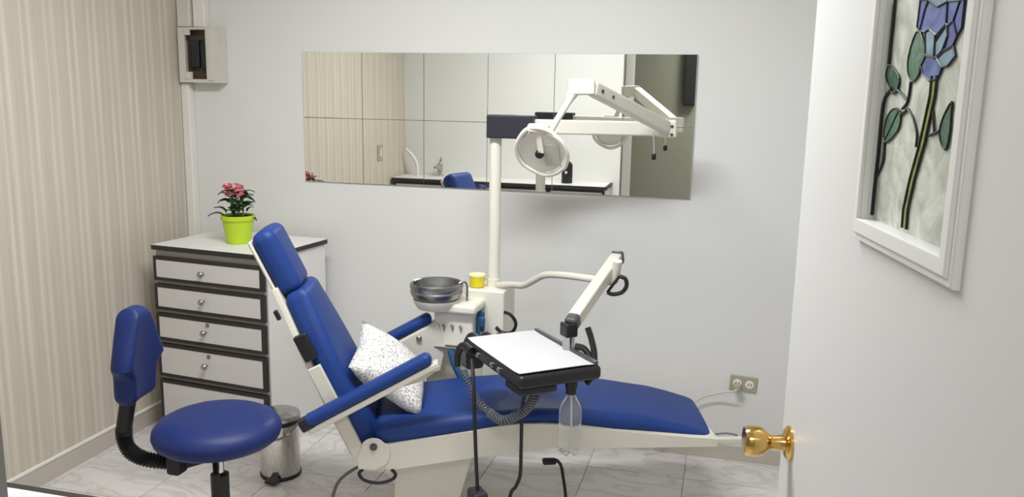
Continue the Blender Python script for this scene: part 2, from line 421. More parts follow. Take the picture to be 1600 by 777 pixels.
# ------------------------------------------------------------------ breaker box, cable channel, switch, outlet
t = thing('breaker_box', 'white breaker box with its door missing, high in the corner', 'electrical box', (-2.44, YB, 1.73))
bm = B(); ring_plate(bm, (-.128, -.128, .092, .128), (-.092, -.112, .020, .118), -.068, -.056, .005)
for a in ((-.128, -.128, -.118, .128), (.082, -.128, .092, .128), (-.118, -.128, .082, -.118), (-.118, .118, .082, .128)):
    bx(bm, (a[0], -.058, a[1]), (a[2], -.0005, a[3]))
obj('housing', bm, M_boxp, t)
obj('recess', one(bx, (-.115, -.014, -.116), (.08, -.004, .116)), M_boxd, t, label='dark brown inside of the open box')
b0 = obj('breaker', one(bx, (-.078, -.045, -.055), (-.034, -.014, .070), .003), M_brk, t)
b1 = b0.copy(); COL.objects.link(b1); b1.location = (.050, .006, -.010)
obj('hinge_tab', one(bx, (-.094, -.072, .092), (-.066, -.054, .119), .003), M_boxp, t)
obj('hinge_tab', one(bx, (-.094, -.072, -.113), (-.062, -.054, -.078), .003), M_boxp, t)
obj('side_cover', one(bx, (.028, -.074, -.118), (.062, -.067, .122), .003), M_boxp, t, label='pale cover strip on the right of the opening')
t = thing('cable_channel', 'white double cable channel rising from the breaker box', 'cable channel', (-2.52, YB, 1.86))
obj('channel', one(bx, (-.055, -.06, .0), (.015, -.0005, .735), .006), M_boxp, t)
obj('channel', one(bx, (.022, -.045, .0), (.085, -.0005, .735), .006), M_trim, t)

sw = thing('wall_switch', 'small beige switch plate on striped wall, seen in the mirror', 'light switch', (XL, 1.274, 1.10), (0, 0, 0))
obj('plate', one(bx, (.0005, -.045, -.06), (.008, .045, .06), .003), M_beige, sw); obj('rocker', one(bx, (.008, -.018, -.03), (.013, .018, .03), .002), M_boxp, sw)

t = thing('wall_outlet', 'beige double socket plate low on the back wall by the door', 'outlet', (.122, YB, .356), (0, R(3), 0))
obj('plate', one(bx, (-.057, -.008, -.034), (.057, -.0005, .034), .003), M_beige, t)
s0 = None
for x in (-.026, .026):
    s_ = obj('socket', one(lathe, [(.0185, 0), (.0185, .003), (.016, .0045), (0, .0045)], (x, -.008, 0), 20, Matrix.Rotation(PI / 2, 4, 'X')), M_trim, t)
    bm = B()
    for dx in (-.006, .006): bx(bm, (x + dx - .0014, -.0135, -.005), (x + dx + .0014, -.0125, .007))
    obj('slot', bm, M_black, s_)
t = thing('power_plug', 'pale plug and cord running from the outlet behind the chair', 'power cord', (.096, YB - .012, .345))
bm = B(); rbox(bm, (0, -.018, 0), (.03, .036, .026), .006); obj('plug', bm, M_beige, t)
bm = B(); tube(bm, [(0, -.034, -.004), (-.02, -.045, -.012), (-.075, -.03, -.03), (-.15, -.02, -.066), (-.22, -.02, -.14), (-.30, -.03, -.27), (-.38, -.06, -.337)], .004, 8, 6); obj('cord', bm, M_wcable, t)

# ------------------------------------------------------------------ door with stained glass window
PHI = R(99)
door = thing('door_1', 'white door standing open, with a stained glass rose window and brass knob', 'door', (0.2786, 0.7661, 0.0), (0, 0, PHI))
door['kind'] = 'structure'
U0, U1, Z0, Z1 = .228, .523, 1.402, 1.985
bm = B()
ring_plate(bm, (0, .012, .905, 2.06), (U0, Z0, U1, Z1), -.04, 0, .0015)
obj('door_leaf', bm, M_door, door)
fr_ = obj('window_frame', (lambda q: (ring_plate(q, (.200, 1.370, .545, 2.018), (U0, Z0, U1, Z1), 0.0, .010, .004), q)[1])(B()), M_frame, door)
bm = B(); ring_plate(bm, (.209, 1.381, .536, 2.007), (U0, Z0, U1, Z1), .0095, .0145, .003); obj('frame_bead', bm, M_frame, fr_)
fr2 = obj('window_frame', (lambda q: (ring_plate(q, (.200, 1.370, .545, 2.018), (U0, Z0, U1, Z1), -.052, -.04, .004), q)[1])(B()), M_frame, door)
GO = -.009
obj('background_glass', one(bx, (U0 - .0005, GO - .006, Z0 - .0005), (U1 + .0005, GO, Z1 + .0005)), M_gclear, door, label='pale green-white textured glass')
PET = {
 'a': (M_gviolet, [(0.4194, 1.6942), (0.3894, 1.6909), (0.4002, 1.6821), (0.4129, 1.6545), (0.4216, 1.6603)]),
 'b': (M_gblue, [(0.3939, 1.6914), (0.3608, 1.6797), (0.3336, 1.6832), (0.3306, 1.6578), (0.356, 1.647), (0.3795, 1.6553), (0.3921, 1.6529), (0.4111, 1.6561), (0.4002, 1.6821)]),
 'c': (M_gblue, [(0.3336, 1.6832), (0.2989, 1.6809), (0.3117, 1.6593), (0.3261, 1.6558), (0.3306, 1.6578)]),
 'd': (M_gviolet, [(0.2989, 1.6809), (0.287, 1.6796), (0.2869, 1.6496), (0.2975, 1.6413), (0.3117, 1.6593)]),
 'e': (M_gteal, [(0.3921, 1.6529), (0.3795, 1.6553), (0.3603, 1.6473), (0.3577, 1.6227), (0.3845, 1.6256)]),
 'f': (M_gteal, [(0.358, 1.639), (0.3302, 1.6562), (0.3231, 1.6446), (0.3344, 1.6279), (0.3547, 1.6192)]),
 'g': (M_gviolet, [(0.3257, 1.6542), (0.3117, 1.6593), (0.2975, 1.6413), (0.3045, 1.6325), (0.3303, 1.6277), (0.3227, 1.643)]),
 'h': (M_gblue, [(0.384, 1.6239), (0.3488, 1.6206), (0.3291, 1.6085), (0.3379, 1.5959), (0.3624, 1.5931), (0.3869, 1.6021), (0.3944, 1.6125)]),
 'i': (M_gteal, [(0.3483, 1.619), (0.3299, 1.6261), (0.304, 1.6309), (0.2954, 1.6197), (0.3136, 1.6095), (0.3291, 1.6085)]),
}
# the petals above the picture's edge
ua, ub = PET['a'][1][0], PET['d'][1][1]
PET['j'] = (M_gteal, [PET['b'][1][0], PET['b'][1][1], PET['b'][1][2], ((ua[0] + ub[0]) / 2 - .02, 1.735), ((ua[0] + ub[0]) / 2 + .03, 1.74)])
PET['k'] = (M_gblue, [PET['b'][1][0], ((ua[0] + ub[0]) / 2 + .03, 1.74), ((ua[0] + ub[0]) / 2 + .01, 1.80), (ua[0] - .01, 1.79), (ua[0] + .002, 1.74)])
PET['l'] = (M_gviolet, [PET['b'][1][2], PET['d'][1][1], (ub[0] + .004, 1.77), ((ua[0] + ub[0]) / 2 + .01, 1.80), ((ua[0] + ub[0]) / 2 - .02, 1.735)])
came = B()
def outline(poly, r=.0013, closed=True):
    pts = [(p[0], GO + .0018, p[1]) for p in poly]
    if closed: pts.append(pts[0])
    for a, b_ in zip(pts, pts[1:]):
        if (Vector(a) - Vector(b_)).length > 1e-5: tube(came, [a, b_], r, 6, 1, smooth=False)
def shrink_ok(poly): return [(max(U0 + .001, min(U1 - .001, p[0])), p[1]) for p in poly]
for k in PET:
    m_, poly = PET[k]; poly = shrink_ok(poly)
    obj('petal_glass', one(prism, poly, 'y', GO, GO + .0016), m_, door); outline(poly)
LEAVES = [[(0.4244, 1.6536), (0.4054, 1.6522), (0.3845, 1.6256), (0.3944, 1.6125), (0.4002, 1.6007), (0.4194, 1.5933), (0.4374, 1.6052), (0.441, 1.6266)],
 [(0.5143, 1.616), (0.4912, 1.6124), (0.466, 1.5988), (0.4697, 1.5842), (0.4842, 1.5787), (0.5035, 1.5883), (0.5193, 1.6038)],
 [(0.4819, 1.5575), (0.4569, 1.5584), (0.4471, 1.5486), (0.4526, 1.5311), (0.4915, 1.5128), (0.5063, 1.5239), (0.5008, 1.5449)],
 [(0.2913, 1.569), (0.2893, 1.5521), (0.2873, 1.5351), (0.2924, 1.5156), (0.3067, 1.5191), (0.3163, 1.534), (0.3102, 1.5516)]]
for poly in LEAVES:
    poly = shrink_ok([(v.x, v.y) for v in spline([(p[0], p[1], 0) for p in poly], 3, True)])
    obj('leaf_glass', one(prism, poly, 'y', GO, GO + .0016), M_ggreen, door); outline(poly, .0012)
SL = [(0.3492, 1.5994)] + [(0.3489, 1.5755), (0.365, 1.5182), (0.3852, 1.472), (0.3968, 1.4318), (0.3953, 1.4074)]
hw = .0075
left = [(p[0] + hw, p[1]) for p in SL]; right = [(p[0] - hw, p[1]) for p in SL]
obj('stem_glass', one(prism, left + right[::-1], 'y', GO, GO + .0014), M_gstem, door); outline(left, .0018, False); outline(right, .0018, False)
for ln, r_ in (([(0.5122, 1.7045), (0.5123, 1.6188)], .0024), ([(0.4901, 1.5859), (0.5184, 1.5654), (0.5199, 1.4887), (0.5226, 1.4561), (0.5251, 1.408)], .0026), ([(0.4243, 1.5934), (0.4273, 1.5695), (0.4444, 1.5591)], .0018), ([(0.4697, 1.5842), (0.4273, 1.5695)], .0018),
 ([(0.4227, 1.5588), (0.4031, 1.5472), (0.3853, 1.5289), (0.3838, 1.5125)], .0016), ([(0.4478, 1.5511), (0.4227, 1.5588)], .0018), ([(0.4991, 1.5124), (0.4989, 1.4849), (0.5201, 1.4618)], .0018), ([(0.3458, 1.5283), (0.3166, 1.5351)], .0018), ([(0.3423, 1.5577), (0.3311, 1.5312)], .0016), ([(0.4565, 1.5571), (0.4999, 1.515)], .001)):
    outline(shrink_ok([(v.x, v.y) for v in spline([(p[0], p[1], 0) for p in ln], 4)]), r_, False)
obj('lead_lines', came, M_lead, door)
ZK = .922
bm = B(); MX = Matrix.Rotation(-PI / 2, 4, 'X')
KU = 0.84
lathe(bm, [(.033, 0), (.033, .004), (.028, .009), (.016, .012), (.013, .03), (.016, .040), (.027, .052), (.0295, .062), (.0295, .078), (.026, .086), (.0, .088)], (KU, 0, ZK), 32, MX)
kn = obj('door_knob', bm, M_brass, door, label='round polished brass knob')
bm = B(); lathe(bm, [(.033, 0), (.033, .004), (.028, .009), (.016, .012), (.013, .03), (.027, .052), (.0295, .062), (.026, .075), (.0, .077)], (KU, -.04, ZK), 32, Matrix.Rotation(PI / 2, 4, 'X'))
obj('door_knob', bm, M_brass, door, label='round polished brass knob')
obj('latch_plate', one(bx, (.9048, -.032, ZK - .028), (.9062, -.008, ZK + .028)), M_brass, door)
for z in (.25, 1.05, 1.85):
    bm = B(); tube(bm, [(-.004, -.02, z - .045), (-.004, -.02, z + .045)], .006, 10, smooth=False); obj('hinge', bm, M_brass, door)

# ------------------------------------------------------------------ drawer cabinet in the corner
CW, CD_, CT = .606, .47, .892
cab = thing('drawer_cabinet', 'white corner drawer cabinet with black edge trim and five drawers', 'cabinet', (-2.447, 3.115, 0.0), (0, 0, R(-6)))
obj('body', one(bx, (.008, .024, .0), (CW - .010, CD_ - .01, CT - .022)), M_lam, cab)
obj('front_frame', one(bx, (.008, .0205, .03), (CW - .010, .024, CT - .022)), M_gap, cab, label='grey carcass edge between the drawers')
ct = obj('countertop', one(bx, (.0015, .0015, CT - .004), (CW - .0015, CD_ - .0015, CT + .0006)), M_lam, cab)
obj('edge_band', one(bx, (0, 0, CT - .022), (CW, CD_, CT - .0005), .003), M_edge, ct, label='black edge trim round the top')
def drawer(z0, z1, kx, kz, lock=None, name='drawer'):
    d = obj(name, one(bx, (.022, .002, z0), (.573, .0205, z1), .001, 1), M_drawer, cab)
    bm = B(); ring_plate(bm, (.008, z0 - .014, .590, z1 + .014), (.023, z0 + .001, .572, z1 - .001), -.0205, -.001)
    xf(bm.verts, Matrix.Scale(-1, 4, (0, 1, 0)))
    obj('edge_band', bm, M_edge, d, label='black edge trim')
    if kx:
        obj('knob', one(lathe, [(.006, 0), (.005, .012), (.012, .018), (.0135, .024), (.010, .030), (0, .032)], (kx, .002, kz), 20, Matrix.Rotation(PI / 2, 4, 'X')), M_steel, d, label='small round metal knob')
    if lock:
        obj('lock', one(lathe, [(.009, 0), (.009, .004), (0, .0045)], (lock[0], .002, lock[1]), 16, Matrix.Rotation(PI / 2, 4, 'X')), M_dsteel, d, label='small dark lock')
drawer(.748, .828, .28, .785); drawer(.614, .703, .277, .662); drawer(.473, .569, .28, .523, (.29, .556)); drawer(.304, .429, .277, .37, (.289, .413)); drawer(.06, .259, .277, .20)

# potted flower on the cabinet
PF = (-2.115, 3.285, 0.8926)
pot = thing('potted_flower', 'lime green pot of pink flowers on the drawer cabinet', 'potted plant', PF)
bm = B(); lathe(bm, [(0, 0), (.048, 0), (.052, .004), (.068, .104), (.070, .106), (.0735, .106), (.0745, .112), (.0745, .126), (.070, .127), (.067, .112), (0, .108)], (0, 0, 0), 36); obj('pot', bm, M_lime, pot)
obj('soil', one(lathe, [(0, .110), (.067, .109), (.067, .116), (.03, .122), (0, .124)], (0, 0, 0), 20), M_soil, pot)
rs = random.Random(11)
stems = B(); tips = []
for k in range(11):
    a = rs.uniform(0, 2 * PI); rr = rs.uniform(.0, .03); h = rs.uniform(.10, .15); sp = rs.uniform(.015, .05)
    p0 = (rr * math.cos(a), rr * math.sin(a), .115); p2 = (sp * math.cos(a) - .008, sp * math.sin(a), .12 + h)
    tube(stems, [p0, ((p0[0] + p2[0]) / 2, (p0[1] + p2[1]) / 2, .12 + h * .55), p2], .0022, 6, 4); tips.append(p2)
so = obj('stems', stems, M_stem, pot); so['kind'] = 'stuff'
def leaf_bm():
    bm = B(); rows = []
    for i in range(7):
        t_ = i / 6; wd = .019 * math.sin(PI * min(1, t_ * .93 + .05)) ** .8; x = .058 * t_; z = .010 * math.sin(t_ * PI) - .012 * t_ * t_
        rows.append([bm.verts.new((x, -wd, z + .005)), bm.verts.new((x, 0, z)), bm.verts.new((x, wd, z + .005))])
    for A_, B_ in zip(rows, rows[1:]):
        for j in range(2): bm.faces.new([A_[j], A_[j + 1], B_[j + 1], B_[j]])
    r = bmesh.ops.solidify(bm, geom=bm.faces[:], thickness=.0012); return bm
l0 = None
for k in range(34):
    if l0 is None: l0 = o = obj('leaf', leaf_bm(), M_leaf, pot)
    else: o = l0.copy(); COL.objects.link(o)
    a = k * 2.399 + rs.uniform(-.3, .3); lv = k / 34; h = .122 + .11 * lv + rs.uniform(-.01, .01); rr = .012 + .02 * rs.random()
    if k in (3, 4): rr = .05; h = .135
    o.location = (rr * math.cos(a), rr * math.sin(a), h); o.rotation_euler = (rs.uniform(-.3, .3), rs.uniform(-.75, .15), a)
    s_ = rs.uniform(.7, 1.1); o.scale = (s_, s_, s_)
o = l0.copy(); COL.objects.link(o); o.location = (-.05, -.03, .125); o.rotation_euler = (0, -.1, PI + .4); o.scale = (1.2, 1, 1)
o = l0.copy(); COL.objects.link(o); o.location = (.03, -.02, .20); o.rotation_euler = (0, -.25, -.3); o.scale = (1.1, .8, 1)
def flower_bm():
    bm = B()
    for k in range(6):
        vs = rbox(bm, (.0095, 0, .002), (.017, .0115, .004), .0018, 1)
        xf(vs, Matrix.Rotation(k * PI / 3, 4, 'Z') @ Matrix.Rotation(-.35, 4, 'Y'))
    rbox(bm, (0, 0, .004), (.007, .007, .006), .002, 1)
    return bm
f0 = obj('flower', flower_bm(), M_pink, pot); f1 = obj('flower', flower_bm(), M_dpink, pot)
fl = [f0, f1]
for k in range(24):
    src = f0 if rs.random() < .6 else f1
    o = fl[k] if k < 2 else src.copy()
    if k >= 2: COL.objects.link(o)
    p = tips[k % len(tips)]; q = rs.uniform(0, 2 * PI)
    o.location = (p[0] * .8 + .013 * math.cos(q) - .006, p[1] * .8 + .013 * math.sin(q), .225 + rs.uniform(-.02, .03)); o.rotation_euler = (rs.uniform(-.2, .9), rs.uniform(-.6, .6), rs.uniform(0, 6))
    s_ = rs.uniform(1.0, 1.35); o.scale = (s_, s_, s_)

# ------------------------------------------------------------------ dental chair (local: x along the chair, y across, z up)
CO = (-1.10, 2.47, 0); TH = R(20)
W_ = .46
ch = thing('dental_chair', 'blue vinyl dental chair with white metal frame, reclined, in the room centre', 'dental chair', CO, (0, 0, TH))
rail = [(-.055, .311), (.068, .300), (.33, .338), (.496, .356), (.621, .367), (.917, .362), (1.20, .358), (1.20, .388), (1.10, .397), (.96, .412), (.824, .426), (.70, .446), (.64, .453), (.578, .457), (.494, .459), (.42, .450), (.329, .434), (.18, .412), (.06, .395), (-.02, .385), (-.06, .353)]
sf = obj('seat_frame', one(prism, rail, 'y', 0, W_, .004, 2), M_chairw, ch)
obj('frame_tip', one(bx, (1.19, .015, .360), (1.30, .035, .384), .006), M_chairw, ch)
for y0, y1 in ((-.005, .0), (W_, W_ + .005)):
    lobe = [(-.057, .309), (.0, .304), (.04, .325), (.052, .36), (.046, .392), (.036, .400)] + [(-.006 + .042 * math.cos(a), .384 + .036 * math.sin(a)) for a in [PI * k / 10 for k in range(1, 10)]] + [(-.05, .37), (-.063, .35)]
    hp = obj('hinge_plate', one(prism, lobe, 'y', y0, y1, .002, 1), M_chairw, ch)
    yy = y0 if y0 < 0 else y1
    bm = B(); lathe(bm, [(.013, 0), (.013, .003), (.009, .003), (.009, .006), (0, .007)], (-.005, yy, .389), 20, Matrix.Rotation(PI / 2 if y0 < 0 else -PI / 2, 4, 'X')); obj('bolt', bm, M_dark, hp)
# seat cushion: follows the raised knee, rounded all along
def seat_top(s):
    pts = [(0.0, .452), (.15, .470), (.35, .490), (.55, .500), (.72, .492), (.90, .470), (1.05, .440), (1.14, .412), (1.22, .385)]
    for (a, za), (b_, zb) in zip(pts, pts[1:]):
        if s <= b_: u = (s - a) / (b_ - a); return za + (zb - za) * u
    return pts[-1][1]
def rail_top(s):
    pts = [(-.05, .386), (.06, .395), (.18, .412), (.329, .434), (.42, .449), (.494, .458), (.578, .456), (.70, .445), (.824, .426), (.96, .412), (1.10, .398), (1.25, .386)]
    for (a, za), (b_, zb) in zip(pts, pts[1:]):
        if s <= b_: u = (s - a) / (b_ - a); return za + (zb - za) * u
    return pts[-1][1]
def seat_fn(x, y, z):
    s = x + .600; zt, zb = seat_top(s), rail_top(s) - .012
    wd = 1.0 - .10 * max(0, (s - .5) / .7)
    f = (z + .04) / .08
    crown = .010 * (1 - (y / .21) ** 2)
    return (x + (.02 * (y / .2) if s > 1 else 0), y * wd, zb + (zt + crown - zb) * f - 0)
bm = B(); rbox(bm, (.600, .222, 0), (1.22, .43, .08), .036, 4, (14, 6, 0), seat_fn); obj('seat_cushion', bm, M_blue, ch)
# reclined back: b runs up the back, n out of it
UB = Vector((-.432, 0, .902)); NB = Vector((.902, 0, .432)); PB = Vector((-.060, 0, .400))
def back(b, y, n): return PB + UB * b + NB * n + Vector((0, y, 0))
YM = .23
def back_w(b):
    pts = [(-.05, .21), (.15, .205), (.35, .175), (.50, .128), (.585, .108), (.9, .108)]
    for (a, za), (c_, zb) in zip(pts, pts[1:]):
        if b <= c_: return za + (zb - za) * (b - a) / (c_ - a)
    return .108
def back_fn(x, y, z):
    b = x + .243
    return back(b, YM + y / .2 * back_w(b), z + .021 + (.014 * (1 - (y / .2) ** 2) if z > 0 else 0))
bm = B(); rbox(bm, (0, 0, 0), (.60, .40, .082), .032, 4, (8, 5, 0), back_fn); obj('backrest', bm, M_blue, ch)
def head_fn(x, y, z):
    b = x + .655
    return back(b, YM + y, z + .008 + (.008 * (1 - (y / .1) ** 2) if z > 0 else 0))
bm = B(); rbox(bm, (0, 0, 0), (.236, .212, .082), .034, 4, (4, 4, 0), head_fn); obj('headrest', bm, M_blue, ch)
# white shell behind the cushions
bm = B()
rbox(bm, (0, 0, 0), (.62, 1, .022), .006, 2, (8, 0, 0), lambda x, y, z: back(x + .27, YM + y * 2 * (back_w(x + .27) + .004), z - .032)); obj('back_shell', bm, M_chairw, ch, label='white metal shell behind the back')
bm = B(); rbox(bm, (0, 0, 0), (.205, .20, .012), .006, 2, (0, 0, 0), lambda x, y, z: back(x + .655, YM + y, z - .038)); obj('headrest_plate', bm, M_chairw, ch)
bm = B(); bar(bm, back(.30, YM - .05, -.012), back(.62, YM - .05, -.012), .02, .01); bar(bm, back(.30, YM + .05, -.012), back(.62, YM + .05, -.012), .02, .01); obj('headrest_slide', bm, M_chairw, ch)
for yy in (.008, W_ - .008):
    bm = B(); bar(bm, back(-.05, yy, -.012), back(.30, yy + (.012 if yy < .2 else -.012), -.012), .02, .046, .004, 2, (NB[0], 0, NB[2])); obj('back_bar', bm, M_chairw, ch)
bm = B(); rbox(bm, (0, 0, 0), (.095, .03, .045), .006, 2, (0, 0, 0), lambda x, y, z: back(x + .37, .032 + y, z - .008)); obj('back_clamp', bm, M_blackp, ch, label='black adjusting block on the back frame')
bm = B(); rbox(bm, (0, 0, 0), (.035, .02, .014), .004, 2, (0, 0, 0), lambda x, y, z: back(x + .50, .085 + y, z - .055)); obj('lock_lever', bm, M_blackp, ch)
# arm rests
def arm(yc, far):
    p, q = Vector((-.225, yc, .490)), Vector((.188, yc, .712))
    d = (q - p).normalized(); n = Vector((-d.z, 0, d.x))
    def am(x, y, z): c = (p + q) / 2 + d * x + n * z; return (c.x, yc + y, c.z)
    L = (q - p).length
    bm = B(); rbox(bm, (0, 0, 0), (L, .058, .042), .019, 4, (3, 0, 0), am); a = obj('armrest', bm, M_blue, ch)
    bm = B(); rbox(bm, (0, 0, 0), (L + .012, .046, .020), .005, 2, (0, 0, 0), lambda x, y, z: am(x + .006, y, z - .031))
    obj('arm_plate', bm, M_chairw, a, label='white plate under the pad')
    bm = B(); rbox(bm, (0, 0, 0), (.048, .05, .042), .008, 2, (0, 0, 0), lambda x, y, z: am(x - L / 2 + .004, y, z - .004)); obj('arm_pivot', bm, M_blackp, a, label='black pivot block at the rear end')
    if far:
        poly = [(-.03, .56), (.19, .685), (.215, .69), (.245, .60), (.225, .50), (.10, .46), (.0, .50)]
        obj('side_panel', one(prism, poly, 'y', yc - .030, yc - .016, .002, 1), M_chairw, a)
        bm = B(); lathe(bm, [(.011, 0), (.011, .008), (.007, .012), (0, .012)], (.142, yc - .030, .633), 14, Matrix.Rotation(PI / 2, 4, 'X')); obj('arm_bolt', bm, M_dsteel, a)
        return
    poly = [(.06, .612), (.185, .682), (.205, .686), (.195, .655), (.15, .625), (.10, .612)]
    obj('side_panel', one(prism, poly, 'y', yc - .006, yc + .010, .002, 1), M_chairw, a)
arm(-.028, False); arm(W_ + .028, True)
# pedestal, base plate, release handle, wires
bm = B()
ped0 = [(.06, .09), (.345, .09), (.345, .36), (.06, .36)]; ped1 = [(.055, .12), (.265, .12), (.265, .33), (.055, .33)]
va = [bm.verts.new((p[0], p[1], .33)) for p in ped0]; vb = [bm.verts.new((p[0], p[1], .02)) for p in ped1]
bm.faces.new(va); bm.faces.new(vb[::-1])
for i in range(4): bm.faces.new([va[i], vb[i], vb[(i + 1) % 4], va[(i + 1) % 4]])
bmesh.ops.bevel(bm, geom=bm.edges[:], offset=.008, segments=2, profile=.5, affect='EDGES')
obj('pedestal', bm, M_chairw, ch)
obj('base_plate', one(bx, (-.10, .05, 0.001), (.55, .41, .022), .006), M_chairw, ch)
bm = B(); tube(bm, [(-0.042, 0.0, 0.306), (-0.055, 0.0, 0.29), (-0.036, 0.0, 0.266), (0.011, 0.0, 0.255), (0.055, 0.0, 0.266), (0.068, 0.0, 0.284), (0.055, 0.0, 0.303)], .006, 8, 6); obj('release_handle', bm, M_black, ch, label='black looped release handle under the hinge')
bm = B(); tube(bm, [(1.20, .05, .385), (1.245, .05, .388), (1.285, .05, .379), (1.265, .05, .369), (1.21, .05, .372)], .0035, 8, 5); obj('wire_hook', bm, M_dsteel, ch)

bm = B(); tube(bm, [(-0.058, 0.06, 0.29), (-0.089, 0.06, 0.272), (-0.125, 0.06, 0.242), (-0.145, 0.06, 0.204), (-0.155, 0.06, 0.159)] + [(-.16, .07, .10), (-.17, .10, .012), (-.12, .2, .006), (-.05, .28, .006)], .006, 8, 6); obj('power_cable', bm, M_cable, ch, label='grey power cable curving down from the hinge')
t = thing('foot_lever', 'black bent foot lever under the leg rest', 'foot control', (CO[0], CO[1], 0), (0, 0, TH))
lp = [(0.619, 0.14, 0.255), (0.642, 0.14, 0.26), (0.662, 0.14, 0.239), (0.672, 0.14, 0.194), (0.684, 0.14, 0.115)]
bm = B(); tube(bm, lp + [(lp[-1][0] + .004, .14, .02)], .006, 10, 6); obj('lever', bm, M_black, t)
bm = B(); rbox(bm, lp[0], (.05, .035, .018), .008, 3); obj('lever_head', bm, M_black, t)
bm = B(); rbox(bm, (lp[-1][0] + .004, .14, .036), (.12, .12, .024), .008, 3); obj('lever_base', bm, M_black, t)

# cushion on the seat
pw = thing('throw_pillow', 'small white pillow with silver flecks leaning on the dental chair back', 'pillow', CO, (0, 0, TH))
E1 = Vector((.775, .10, -.62)).normalized(); E2 = Vector((.25, .95, .10)); E2 = (E2 - E1 * E2.dot(E1)).normalized(); E3 = E1.cross(E2)
PC = Vector((.045, .205, .600))
bm = B(); n_ = 18; hs = .157; grid = {}
for side in (1, -1):
    for i in range(n_ + 1):
        for j in range(n_ + 1):
            a, b_ = -1 + 2 * i / n_, -1 + 2 * j / n_
            edge = (i in (0, n_)) or (j in (0, n_))
            if edge and side == -1: continue
            th = .060 * ((1 - a * a) * (1 - b_ * b_)) ** .42 + (.003 * math.sin(5 * a + 3 * b_) if not edge else 0)
            pin = 1 - .10 * ((1 - abs(a)) * abs(b_) ** 3 + (1 - abs(b_)) * abs(a) ** 3)
            k_ = 1.10 if side == -1 else .95
            grid[side, i, j] = bm.verts.new(PC + E1 * (a * hs * pin) + E2 * (b_ * hs * pin) + E3 * (side * th * k_))
def gv(s_, i, j): return grid.get((s_, i, j)) or grid[1, i, j]
for side in (1, -1):
    for i in range(n_):
        for j in range(n_):
            f = [gv(side, i, j), gv(side, i + 1, j), gv(side, i + 1, j + 1), gv(side, i, j + 1)]
            bm.faces.new(f if side > 0 else f[::-1])
pb = obj('pillow_body', bm, M_pillow, pw, 180)

# ------------------------------------------------------------------ spittoon unit behind the chair
un = thing('spittoon_unit', 'cream dental spittoon unit with steel bowl behind the chair', 'dental unit', (-.95, 3.17, 0))
UO = (-.95, 3.17, 0)
def uq(*p): return sub(p, UO)
bm = B()
bx(bm, uq(-.985, 3.10, .50), uq(-.825, 3.28, .806), .008); obj('tower', bm, M_unit, un)
bm = B(); bx(bm, uq(-1.15, 3.09, .001), uq(-1.005, 3.28, .52), .01); obj('base_cabinet', bm, M_unit, un)
poly = [uq(-1.07, 0, .716)[::2], uq(-.915, 0, .722)[::2], uq(-.905, 0, .60)[::2], uq(-.95, 0, .50)[::2], uq(-1.06, 0, .50)[::2], uq(-1.078, 0, .60)[::2]]
bm = B(); bx(bm, uq(-1.075, 2.985, .600), uq(-.918, 3.12, .760), .008); fp = obj('front_panel', bm, M_unit, un)
bm = B()
for k in range(3):
    x = -1.032 + k * .034
    tube(bm, [uq(x - .006, 2.983, .678), uq(x - .003, 2.978, .688), uq(x + .005, 2.978, .684), uq(x + .001, 2.978, .672), uq(x, 2.981, .664)], .0022, 6, 4)
obj('hook', bm, M_dsteel, fp, label='three small dark hooks')
bm = B(); bar(bm, uq(-1.085, 2.975, .596), uq(-.915, 2.975, .598), .012, .007, .002); obj('rail', bm, M_steel, fp)
bm = B()
vsA = [uq(-1.06, 3.035, .598), uq(-.93, 3.035, .598), uq(-.93, 3.12, .598), uq(-1.06, 3.12, .598)]; vsB = [uq(-1.035, 3.05, .36), uq(-.90, 3.05, .36), uq(-.90, 3.12, .36), uq(-1.035, 3.12, .36)]
vs = [bm.verts.new(v) for v in vsA + vsB]
bm.faces.new(vs[:4]); bm.faces.new(vs[7:3:-1])
for i in range(4): bm.faces.new([vs[i], vs[4 + i], vs[4 + (i + 1) % 4], vs[(i + 1) % 4]])
obj('lower_body', bm, M_unit, un)
BC = uq(-1.07, 3.0, 0)
bm = B(); lathe(bm, [(.03, .742), (.075, .748), (.088, .77), (.092, .785), (.06, .785), (.0, .784)], (BC[0], BC[1], 0), 32); obj('bowl_support', bm, M_unit, un, label='white disc under the bowl')
bm = B(); bx(bm, uq(-1.05, 2.96, .735), uq(-.90, 3.14, .775), .015, 3); obj('bridge', bm, M_unit, un)
bm = B(); lathe(bm, [(.05, .784), (.086, .786), (.098, .80), (.103, .815), (.100, .822), (.104, .832), (.103, .846), (.098, .850), (.092, .846), (.088, .82), (.06, .802), (0, .798)], (BC[0], BC[1], 0), 40); bowl = obj('bowl', bm, M_dsteel, un, label='round stainless steel spittoon bowl')
bm = B(); tube(bm, [uq(-.955, 3.03, .775), uq(-.955, 3.03, .835), uq(-.965, 3.025, .852), uq(-.982, 3.015, .848), uq(-.985, 3.013, .835)], .0042, 8, 5); obj('rinse_spout', bm, M_dsteel, un)
bm = B(); lathe(bm, [(.028, .806), (.028, .835), (.0265, .84), (0, .84)], uq(-.893, 3.19, 0)[:2] + (0,), 24); obj('post_socket', bm, M_unit, un)
bm = B()
hp_ = Vector([(0.041, -0.13, 0.693)][0]); rbox(bm, hp_ + Vector((0, .012, 0)), (.04, .014, .085), .006); rbox(bm, hp_, (.05, .02, .045), .008); obj('holder', bm, M_teal, un, label='blue rubber instrument holder')
bm = B(); tube(bm, [tuple(hp_ + Vector((.0, -.006, -.01))), tuple(hp_ + Vector((-.002, -.006, -.06))), tuple(hp_ + Vector((-.004, -.004, -.10)))], .009, 8, 4); obj('suction_hose', bm, M_teal, un, label='blue suction tip in the holder')
